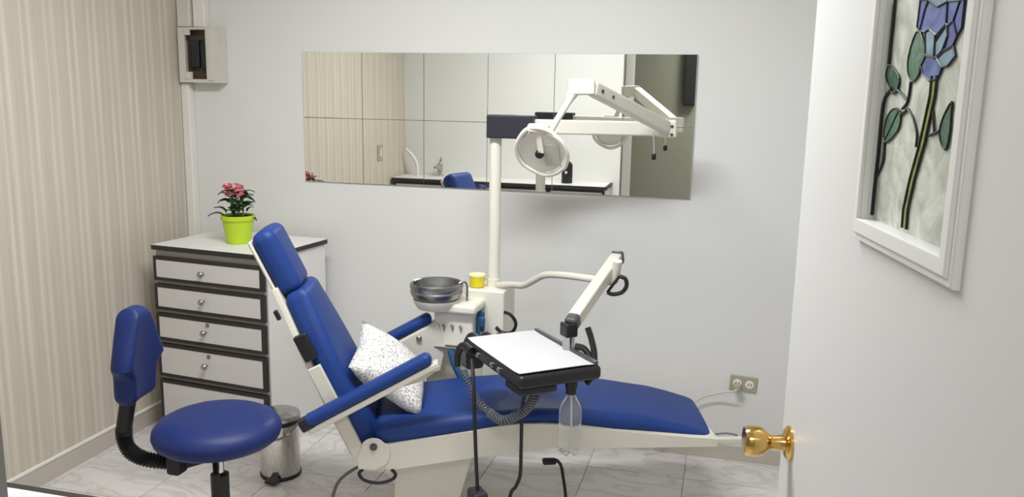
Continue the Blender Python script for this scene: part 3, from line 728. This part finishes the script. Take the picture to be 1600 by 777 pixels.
bm = B(); tube(bm, [uq(-1.00, 2.97, .59), uq(-.985, 2.965, .54), uq(-.965, 2.965, .50), uq(-.95, 2.97, .46)], .014, 8, 5); obj('suction_hose', bm, M_teal, un, label='blue suction tube below the front panel')
bm = B(); tube(bm, [(0.109, -0.05, 0.721), (0.154, -0.07, 0.716), (0.176, -0.07, 0.682), (0.161, -0.07, 0.646), (0.124, -0.07, 0.64), (0.095, -0.07, 0.661)], .007, 8, 6); obj('hose_loop', bm, M_black, un, label='black hose loop at the right side')
# tray swing arm of the unit: white tube
bm = B(); tube(bm, [(0.081, 0.0, 0.815), (0.147, -0.03, 0.829), (0.201, -0.06, 0.837), (0.254, -0.09, 0.87), (0.303, -0.12, 0.898), (0.391, -0.17, 0.912), (0.507, -0.22, 0.916), (0.577, -0.25, 0.918)], .0135, 12, 6); obj('swing_arm', bm, M_chairw, un, label='white bent swing arm tube')

# yellow cup
YC = (-0.952, 3.155, 0.8065)
t = thing('yellow_cup', 'small yellow plastic cup on the cream unit beside the post', 'cup', YC)
bm = B(); lathe(bm, [(0, 0), (.026, 0), (.030, .004), (.032, .05), (.0305, .05), (.028, .006), (0, .005)], (0, 0, 0), 24); obj('cup_body', bm, M_yellow, t)
bm = B(); lathe(bm, [(.0322, .043), (.0335, .044), (.0335, .052), (.030, .054), (0, .0545)], (0, 0, 0), 24); obj('lid', bm, M_cream, t, label='pale cream rim')

# ------------------------------------------------------------------ examination lamp on its post
LO = (-.893, 3.19, .84)
lamp = thing('examination_lamp', 'white jointed dental lamp on a tall post before the mirror', 'lamp', LO)
def lq(*p): return sub(p, LO)
bm = B(); lathe(bm, [(.0235, 0), (.0235, .575), (.0, .575)], (0, 0, 0), 24); obj('post', bm, M_unit, lamp)
bm = B(); bx(bm, lq(-.920, 3.145, 1.404), lq(-.737, 3.235, 1.494), .006); obj('transformer_box', bm, M_navy, lamp, label='navy black box at the top of the post')
bm = B(); bar(bm, lq(-.742, 3.198, 1.452), lq(-.225, 3.364, 1.450), .040, .056, .008, 3); a1 = obj('lower_arm', bm, M_unit, lamp)
bm = B(); bx(bm, lq(-.275, 3.335, 1.418), lq(-.205, 3.395, 1.486), .008, 3); kn2 = obj('elbow', bm, M_unit, lamp)
for zz in (1.43, 1.462):
    bm = B(); lathe(bm, [(.006, 0), (.006, .004), (0, .005)], lq(-.222, 3.335, zz), 12, Matrix.Rotation(PI / 2, 4, 'X')); obj('screw', bm, M_dark, kn2)
bm = B(); bar(bm, lq(-.245, 3.345, 1.456), lq(-.470, 2.893, 1.598), .040, .052, .010, 3); a2 = obj('upper_arm', bm, M_unit, lamp)
for f_, s_ in ((.93, .007), (.80, .006)):
    p = Vector(lq(-.245, 3.345, 1.456)).lerp(Vector(lq(-.470, 2.893, 1.598)), f_)
    d = Vector((-.225, -.452, .142)).normalized(); sd = d.cross(Vector((0, 0, 1))).normalized()
    bm = B(); lathe(bm, [(s_, 0), (s_, .003), (0, .004)], p - sd * .020, 12, (-sd).to_track_quat('Z', 'Y').to_matrix().to_4x4()); obj('screw', bm, M_dark, a2)
bm = B(); bar(bm, lq(-.548, 2.862, 1.600), lq(-.462, 2.893, 1.602), .042, .054, .008, 3); obj('head_block', bm, M_unit, lamp)
bm = B(); tube(bm, [lq(-.532, 2.866, 1.580), lq(-.545, 2.855, 1.548), lq(-.575, 2.828, 1.49), lq(-.606, 2.80, 1.425)], .0125, 12, 5, rf=lambda t_, i: 1.7 - .8 * min(1, t_ * 3)); obj('head_stem', bm, M_unit, lamp)
# lamp head: dished reflector in a rounded six-sided rim
LC = Vector((-0.616, 2.775, 1.381)) - Vector(LO)
NL = Vector((-.12, -.86, -.50)).normalized(); AL = Vector((1, -.10, 0)); AL = (AL - NL * AL.dot(NL)).normalized(); BL_ = NL.cross(AL); BL_ = BL_ if BL_.z > 0 else -BL_
def hd(a, b_, n): return LC + AL * a + BL_ * b_ + NL * n
head = obj('lamp_head', (lambda q: (tube(q, [hd(a * .00222, -b_ * .00245, 0) for a, b_ in ((-12, -38), (16, -36), (33, -18), (39, 4), (28, 27), (-1, 38), (-33, 21), (-40, -2), (-31, -22))], .0085, 10, 5, True), q)[1])(B()), M_unit, lamp, label='white six-sided rim of the lamp head')
bm = B(); MQ = Matrix(((AL.x, BL_.x, NL.x, LC.x), (AL.y, BL_.y, NL.y, LC.y), (AL.z, BL_.z, NL.z, LC.z), (0, 0, 0, 1)))
lathe(bm, [(.076, .001), (.07, -.012), (.05, -.028), (.025, -.036), (0, -.038), ], (0, 0, 0), 32, MQ); obj('reflector', bm, M_chrome, head, label='shiny dished reflector')
bm = B(); lathe(bm, [(.078, .002), (.076, -.02), (.06, -.042), (.03, -.052), (0, -.054)], (0, 0, 0), 32, MQ); obj('rear_shell', bm, M_unit, head)
bm = B(); lathe(bm, [(.015, -.036), (.015, .014), (.012, .018), (0, .018)], (0, 0, 0), 20, MQ @ Matrix.Translation((-.004, -.002, 0))); obj('bulb_cap', bm, M_blackp, head, label='black bulb cap')
bm = B(); bar(bm, hd(.0, .085, -.002), hd(.004, .004, .012), .022, .008, .003); obj('cap_bracket', bm, M_unit, head)
bm = B(); rbox(bm, (.038, -.008, .004), (.058, .085, .004), .0018, 1, (0, 0, 0)); xf(bm.verts, MQ); obj('splash_shield', bm, M_lens, head, label='frosted half shield')
bm = B(); tube(bm, [hd(.03, .08, .0), hd(.075, .055, .004), hd(.095, .0, .006), hd(.08, -.05, .004), hd(.055, -.068, 0)], .007, 8, 6); obj('grip', bm, M_unit, head)
bm = B(); rbox(bm, hd(.0, .088, -.010), (.075, .03, .032), .010, 3); obj('yoke', bm, M_unit, head)
bm = B(); tube(bm, [lq(-.292, 3.322, 1.44), lq(-.288, 3.318, 1.40), lq(-.285, 3.318, 1.355)], .0025, 6, 4); pc = obj('switch_cord', bm, M_wcable, lamp)
bm = B(); rbox(bm, lq(-.285, 3.318, 1.343), (.018, .018, .026), .007, 3); obj('switch_pull', bm, M_blackp, pc)

# ------------------------------------------------------------------ instrument tray with its arm, hoses
TO = (-.585, 2.545, .75); TR_ = R(-50)
TU = Vector((math.cos(TR_), math.sin(TR_), 0)); TV = Vector((-math.sin(TR_), math.cos(TR_), 0))
tr = thing('instrument_tray', 'black instrument tray on a white arm over the dental chair', 'dental tray', TO, (0, 0, TR_))
def tq(p):
    d = Vector(p) - Vector(TO); return (d.dot(TU), d.dot(TV), d.z)
bm = B(); rbox(bm, (0, 0, -.022), (.43, .285, .044), .014, 3); obj('tray_body', bm, M_blackp, tr)
bm = B(); ring = [(-.205, -.132), (.205, -.132), (.205, .132), (-.205, .132)]
bx(bm, (-.205, .118, -.002), (.205, .134, .014), .004); obj('tray_lip', bm, M_dark, tr, label='grey raised lip along the back edge')
bm = B(); rbox(bm, (.15, -.072, -.055), (.11, .13, .026), .010, 3); obj('under_box', bm, M_blackp, tr)
for u_ in (-.09, .02, .075):
    bm = B(); lathe(bm, [(.009, 0), (.009, .008), (.006, .010), (0, .010)], (u_, -.1425, -.020), 14, Matrix.Rotation(PI / 2, 4, 'X')); obj('control_knob', bm, M_steel, tr)
for k, (x, y, z) in enumerate(((-.235, -.105, .0), (-.24, -.05, -.005), (-.235, .0, -.012), (-.17, -.165, -.01))):
    bm = B(); tube(bm, [(x + .045, y + .01, -.018), (x, y, z), (x - .022, y - .012, z - .03), (x - .018, y - .015, z - .075)], .014, 10, 5, rf=lambda t_, i: 1.15 - .35 * t_)
    obj('handpiece', bm, M_blackp, tr, label='black handpiece hanging at the tray end')
bm = B(); rbox(bm, (-.205, -.118, -.062), (.07, .065, .075), .014, 3); obj('holder_block', bm, M_blackp, tr)
H1 = [tq(p) for p in [(-0.77, 2.5, 0.719), (-0.744, 2.44, 0.659), (-0.733, 2.42, 0.539), (-0.727, 2.42, 0.409), (-0.721, 2.42, 0.308)]]
bm = B(); tube(bm, H1, .006, 8, 5); obj('hose', bm, M_black, tr, label='straight black hose hanging in front of the seat')
q = H1[-1]; bm = B(); rbox(bm, (q[0], q[1], q[2] - .03), (.07, .05, .06), .010, 3); obj('hose_end', bm, M_navy, tr, label='dark navy block at the hose end')
H2 = [tq(p) for p in [(-0.563, 2.4, 0.688), (-0.578, 2.42, 0.6), (-0.579, 2.42, 0.472), (-0.58, 2.42, 0.381), (-0.593, 2.42, 0.339), (-0.614, 2.42, 0.281)]]
H2.append((H2[-1][0], H2[-1][1], .012 - TO[2]))
bm = B(); tube(bm, H2, .006, 8, 5); obj('hose', bm, M_black, tr, label='black hose bending at its lower end')
def coil(pts, turns, rc, rw):
    P = spline([tq(p) for p in pts], 16); n = len(P); out = []; N = turns * 9
    s = Vector((0.3, 0.2, 1)).normalized()
    for i in range(N + 1):
        f = i / N * (n - 1); a = min(int(f), n - 2); p = P[a].lerp(P[a + 1], f - a); t_ = (P[a + 1] - P[a]).normalized()
        s = (s - t_ * s.dot(t_)).normalized(); u = t_.cross(s); an = 2 * PI * turns * i / N
        out.append(p + (s * math.cos(an) + u * math.sin(an)) * rc)
    bm = B(); tube(bm, out, rw, 6, 1, smooth=False); return bm
cl = coil([(-0.535, 2.42, 0.68), (-0.546, 2.42, 0.629), (-0.586, 2.42, 0.582), (-0.642, 2.42, 0.556), (-0.69, 2.44, 0.569)], 26, .013, .0036); obj('coiled_hose', cl, M_coil, tr, label='grey coiled air hose looping under the tray')
cl = coil([(-0.69, 2.44, 0.569), (-0.745, 2.48, 0.591), (-0.778, 2.5, 0.635), (-0.805, 2.52, 0.674)], 18, .010, .0026); obj('coiled_hose', cl, M_coil, tr, label='grey coiled hose rising to the tray end')
bm = B(); tube(bm, [tq(p) for p in [(-0.406, 2.58, 0.838), (-0.391, 2.57, 0.804), (-0.376, 2.55, 0.756), (-0.375, 2.52, 0.704), (-0.391, 2.5, 0.677)]], .010, 8, 6); obj('hose_loop', bm, M_black, tr)
bm = B(); tube(bm, [tq(p) for p in [(-0.442, 2.56, 0.778), (-0.413, 2.56, 0.773), (-0.39, 2.55, 0.75), (-0.379, 2.54, 0.725), (-0.388, 2.5, 0.703)]], .011, 8, 6); obj('hose_loop', bm, M_black, tr)
AT, AB = Vector((-0.376, 3.023, 0.985)), Vector((-0.46, 2.633, 0.845))
bm = B(); bar(bm, tq(AT), tq(AB), .042, .046, .006, 3); ar = obj('support_arm', bm, M_chairw, tr, label='white sloping support arm')
dA = (AB - AT).normalized()
bm = B(); bar(bm, tq(AT - dA * .022), tq(AT + dA * .008), .046, .050, .010, 3); obj('arm_cap', bm, M_dark, ar)
bm = B(); bar(bm, tq(AB - dA * .012), tq(AB + dA * .035), .044, .048, .012, 3); obj('arm_knuckle', bm, M_dark, ar)
JB = Vector((-0.471, 2.603, 0.82))
bm = B(); v_ = rbox(bm, tq(JB), (.048, .044, .046), .006, 3); obj('arm_joint', bm, M_blackp, ar)
PB_ = Vector(tq(JB))
bm = B(); lathe(bm, [(.020, 0), (.020, PB_.z - .018), (.0, PB_.z - .018)], (PB_.x, PB_.y, 0), 20); obj('arm_post', bm, M_steel, tr)
bm = B(); tube(bm, [tq(p) for p in [(-0.349, 2.9, 0.945), (-0.328, 2.9, 0.937), (-0.323, 2.9, 0.912), (-0.338, 2.9, 0.888), (-0.369, 2.9, 0.878), (-0.39, 2.9, 0.884)]], .0075, 8, 6)
tube(bm, [tq(p) for p in [(-0.349, 2.9, 0.945), (-0.39, 2.9, 0.884)]], .005, 8, 1, smooth=False); obj('cable_loop', bm, M_black, ar, label='black cable loop beside the arm top')
bm = B(); tube(bm, [tq(p) for p in [(-0.374, 2.925, 0.917), (-0.364, 2.92, 0.956), (-0.359, 2.91, 0.998)]], .016, 12, 4); obj('arm_pivot', bm, M_chairw, ar)

ps = thing('tray_paper', 'white paper sheet covering the black instrument tray', 'paper', (TO[0], TO[1], TO[2] + .0145), (0, 0, TR_))
bm = B(); rbox(bm, (0, 0, 0), (.405, .262, .003), .001, 1, (10, 6, 0), lambda x, y, z: (x, y - .006, z - .0125 + .004 * (max(0, abs(x) - .15) / .05) ** 2 * (1 if y < .1 else .4))); obj('sheet', bm, M_paper, ps)

# water bottle hanging below the tray
WB = (-0.428, 2.44, 0.462)
wbt = thing('water_bottle', 'clear plastic water bottle hanging under the instrument tray', 'bottle', WB)
bm = B(); lathe(bm, [(.0, .010), (.012, .008), (.026, .002), (.033, .008), (.036, .024), (.0355, .05), (.0340, .056), (.036, .062), (.0355, .10), (.0340, .106), (.036, .112), (.036, .135), (.033, .158), (.022, .180), (.0145, .192), (.0135, .208), (.0, .208)], (0, 0, 0), 40)
for v in bm.verts:
    if v.co.z < .03:
        an = math.atan2(v.co.y, v.co.x); v.co.z += .010 * (0.5 + 0.5 * math.cos(5 * an)) * (1 - v.co.z / .03); v.co.x *= 1 - .10 * (0.5 + 0.5 * math.cos(5 * an)); v.co.y *= 1 - .10 * (0.5 + 0.5 * math.cos(5 * an))
obj('bottle_body', bm, M_pet, wbt)
bm = B(); lathe(bm, [(.0165, .200), (.0165, .220), (.020, .221), (.020, .2415), (0, .2415)], (0, 0, 0), 24); obj('bottle_cap', bm, M_blackp, wbt, label='black screw connector')
bm = B(); tube(bm, [(0, .0, .20), (.003, 0, .10), (.0, 0, .012)], .0025, 6, 4); obj('straw', bm, M_wcable, wbt)

# ------------------------------------------------------------------ stool
SC = (-1.382, 2.0, 0.65)
SZ = SC[2]
st = thing('operator_stool', 'blue operator stool with round seat and backrest, front left', 'stool', (SC[0], SC[1], 0))
bm = B(); RS = .180
lathe(bm, [(0, SZ), (.06, SZ - .001), (.11, SZ - .004), (.147, SZ - .012), (.167, SZ - .023), (.178, SZ - .038), (RS, SZ - .052), (.175, SZ - .068), (.160, SZ - .080), (.12, SZ - .086), (0, SZ - .086)], (0, 0, 0), 56); obj('seat', bm, M_blue2, st)
bm = B(); lathe(bm, [(.11, SZ - .086), (.11, SZ - .094), (.05, SZ - .104), (0, SZ - .104)], (0, 0, 0), 24); obj('seat_plate', bm, M_black, st)
bm = B(); lathe(bm, [(.026, SZ - .30), (.026, SZ - .185), (.018, SZ - .18), (.0, SZ - .18)], (0, 0, 0), 20); obj('gas_spring_cover', bm, M_black, st)
bm = B(); lathe(bm, [(.0, .08), (.014, .08), (.014, SZ - .10), (0, SZ - .10)], (0, 0, 0), 20); obj('column', bm, M_chrome, st)
bm = B(); bar(bm, (-.03, -.012, SZ - .112), (-.10, -.03, SZ - .135), .05, .06, .01, 3); bar(bm, (-.075, -.06, SZ - .135), (-.12, -.06, SZ - .135), .05, .07, .012, 3); obj('tilt_mechanism', bm, M_black, st)
bm = B(); tube(bm, [(.0, -.02, SZ - .12), (.03, -.06, SZ - .16)], .008, 8, 1, smooth=False); rbox(bm, (.03, -.062, SZ - .17), (.02, .02, .04), .008, 3); obj('height_lever', bm, M_black, st)
for k in range(5):
    a = k * 2 * PI / 5 + .5; bm = B(); bar(bm, (.02 * math.cos(a), .02 * math.sin(a), .085), (.25 * math.cos(a), .25 * math.sin(a), .068), .04, .024, .008, 3); lg = obj('leg', bm, M_black, st)
    bm = B(); lathe(bm, [(.0, -.011), (.018, -.011), (.024, -.004), (.024, .004), (.018, .011), (0, .011)], (.25 * math.cos(a), .25 * math.sin(a), .025), 16, Matrix.Rotation(PI / 2, 4, 'X')); bar(bm, (.25 * math.cos(a), .25 * math.sin(a), .03), (.25 * math.cos(a), .25 * math.sin(a), .06), .012, .012); obj('caster', bm, M_black, lg)
# backrest: curved pad on a ribbed post
NA = R(12); NBk = Vector((math.cos(NA), math.sin(NA), 0)); WBk = Vector((-math.sin(NA), math.cos(NA), 0))
BK = Vector((-1.586, 1.92, 0.834)) - Vector((SC[0], SC[1], 0))
def bk(wd, h, n): return BK + WBk * wd + NBk * (n + 1.6 * wd * wd) + Vector((0, 0, h))
def half_w(h):
    pts = [(-.15, .070), (-.06, .078), (-.040, .084), (-.022, .112), (0, .106), (.06, .074), (.11, .046), (.135, .030)]
    for (a, wa), (b_, wb_) in zip(pts, pts[1:]):
        if h <= b_: return wa + (wb_ - wa) * max(0, (h - a) / (b_ - a))
    return pts[-1][1]
bm = B(); rbox(bm, (0, 0, 0), (.2, .066, .272), .03, 4, (6, 0, 16), lambda x, y, z: bk(x / .1 * half_w(z), z, -y + .006 * math.sin(z * 12))); obj('backrest', bm, M_blue2, st)
bm = B(); NR = 60
path = [tuple(BK + Vector((-.0, 0, -.09)) - NBk * .012)] + [sub(p, (SC[0], SC[1], 0)) for p in [(-1.61, 1.9, 0.645), (-1.618, 1.9, 0.592), (-1.602, 1.9, 0.551), (-1.571, 1.92, 0.521), (-1.518, 1.95, 0.505), (-1.483, 1.97, 0.501)]]
tube(bm, path, .0215, 14, 14, rf=lambda t_, i: (1.0 if t_ < .24 else (1.10 if i % 2 else .90))); obj('ribbed_post', bm, M_black, st, label='black ribbed rubber sleeve of the back post', angle=80)

# ------------------------------------------------------------------ pedal bin
t = thing('pedal_bin', 'chrome pedal bin on the floor between stool and dental chair', 'trash bin', (-1.725, 2.92, 0))
bm = B(); lathe(bm, [(.0, .006), (.078, .006), (.080, .014), (.080, .235), (0, .235)], (0, 0, 0), 40); obj('bin_body', bm, M_chrome, t)
bm = B(); lathe(bm, [(.082, 0), (.084, .004), (.084, .014), (.080, .016), (0, .016)], (0, 0, 0), 32); obj('bin_base', bm, M_blackp, t)
bm = B(); lathe(bm, [(.0815, .230), (.0835, .233), (.0835, .248), (.080, .250), (0, .250)], (0, 0, 0), 40); obj('bin_rim', bm, M_blackp, t)
bm = B(); lathe(bm, [(.084, .249), (.0845, .262), (.080, .270), (.05, .282), (.0, .288)], (0, 0, 0), 40); obj('bin_lid', bm, M_steel, t)
bm = B(); rbox(bm, (.02, -.10, .016), (.05, .05, .010), .004, 2); obj('bin_pedal', bm, M_blackp, t)
bm = B(); tube(bm, [(-.084, 0, .225), (-.06, -.062, .19), (0, -.088, .18), (.06, -.062, .19), (.084, 0, .225)], .0028, 6, 6); obj('bin_handle', bm, M_steel, t)

# ------------------------------------------------------------------ counter by the doorway and what stands on it
co = thing('wash_counter', 'white counter with black edge trim along the doorway wall, near left corner', 'counter', (0, 0, 0))
CX0, CX1, CY0, CY1, CZ = XL + .016, JX - .055, YF + .002, 1.092, .892
obj('counter_body', one(bx, (CX0 + .01, CY0, .0), (CX1 - .01, CY1 - .04, CZ - .024)), M_lam, co)
ctop = obj('countertop', one(bx, (CX0, CY0, CZ - .02), (CX1 - .012, CY1 - .019, CZ + .001)), M_lam, co)
obj('edge_band', one(bx, (CX0, CY0 + .002, CZ - .024), (CX1 + .003, CY1, CZ - .0005), .002, 1), M_edge, ctop, label='black edge trim')
wdt = (CX1 - CX0 - .03) / 4
for k in range(4):
    x0 = CX0 + .015 + k * wdt
    d_ = obj('drawer', one(bx, (x0 + .008, CY1 - .04, .68), (x0 + wdt - .008, CY1 - .024, CZ - .042)), M_lam, co)
    bm = B(); ring_plate(bm, (x0 + .001, .668, x0 + wdt - .001, CZ - .030), (x0 + .016, .682, x0 + wdt - .016, CZ - .046), CY1 - .04, CY1 - .022); obj('edge_band', bm, M_edge, d_)
    d2 = obj('cabinet_door', one(bx, (x0 + .008, CY1 - .04, .06), (x0 + wdt - .008, CY1 - .024, .64)), M_lam, co)
    bm = B(); ring_plate(bm, (x0 + .001, .05, x0 + wdt - .001, .652), (x0 + .016, .066, x0 + wdt - .016, .636), CY1 - .04, CY1 - .022); obj('edge_band', bm, M_edge, d2)
FA = (-2.245, .83, CZ + .001)
t = thing('faucet', 'chrome basin faucet on the counter, seen in the mirror', 'faucet', FA)
bm = B(); lathe(bm, [(.030, 0), (.030, .008), (.024, .012), (.022, .10), (.018, .108), (0, .108)], (0, 0, 0), 20); obj('faucet_body', bm, M_chrome, t)
bm = B(); tube(bm, [(0, .01, .06), (.0, .06, .085), (.0, .12, .075)], .013, 10, 5); obj('spout', bm, M_chrome, t)
bm = B(); bar(bm, (.0, -.01, .110), (.03, .05, .160), .020, .010, .004); obj('faucet_lever', bm, M_chrome, t)
t = thing('filter_spout', 'thin white curved spout standing in the counter corner, seen in the mirror', 'faucet', (-2.44, .85, CZ + .001))
bm = B(); tube(bm, [(0, 0, 0), (-.005, 0, .09), (-.045, 0, .16), (-.10, 0, .21)], .013, 10, 6); obj('spout_tube', bm, M_trim, t)
t = thing('soap_bottle', 'black soap bottle with a white dot on the counter, seen in the mirror', 'soap bottle', (-1.195, .93, CZ + .001))
bm = B(); lathe(bm, [(0, 0), (.040, 0), (.042, .006), (.042, .135), (.034, .155), (.018, .165), (.014, .185), (0, .187)], (0, 0, 0), 24); obj('bottle_body', bm, M_blackp, t)
bm = B(); lathe(bm, [(.011, 0), (.011, .003), (0, .004)], (0, .0415, .085), 14, Matrix.Rotation(-PI / 2, 4, 'X')); obj('white_dot', bm, M_paper, t)
bm = B(); tube(bm, [(0, 0, .18), (0, 0, .20), (.0, .03, .203)], .006, 8, 4); obj('pump', bm, M_blackp, t)
t = thing('hall_cabinet', 'dark narrow box on the grey hall wall, seen in the mirror', 'cabinet', (-.415, HY, 1.75))
obj('cabinet_body', one(bx, (-.055, .0005, -.25), (.055, .08, .32), .004), M_hallcab, t); obj('cabinet_door', one(bx, (-.05, .08, -.24), (.05, .086, .31), .002), M_hallcab, t)
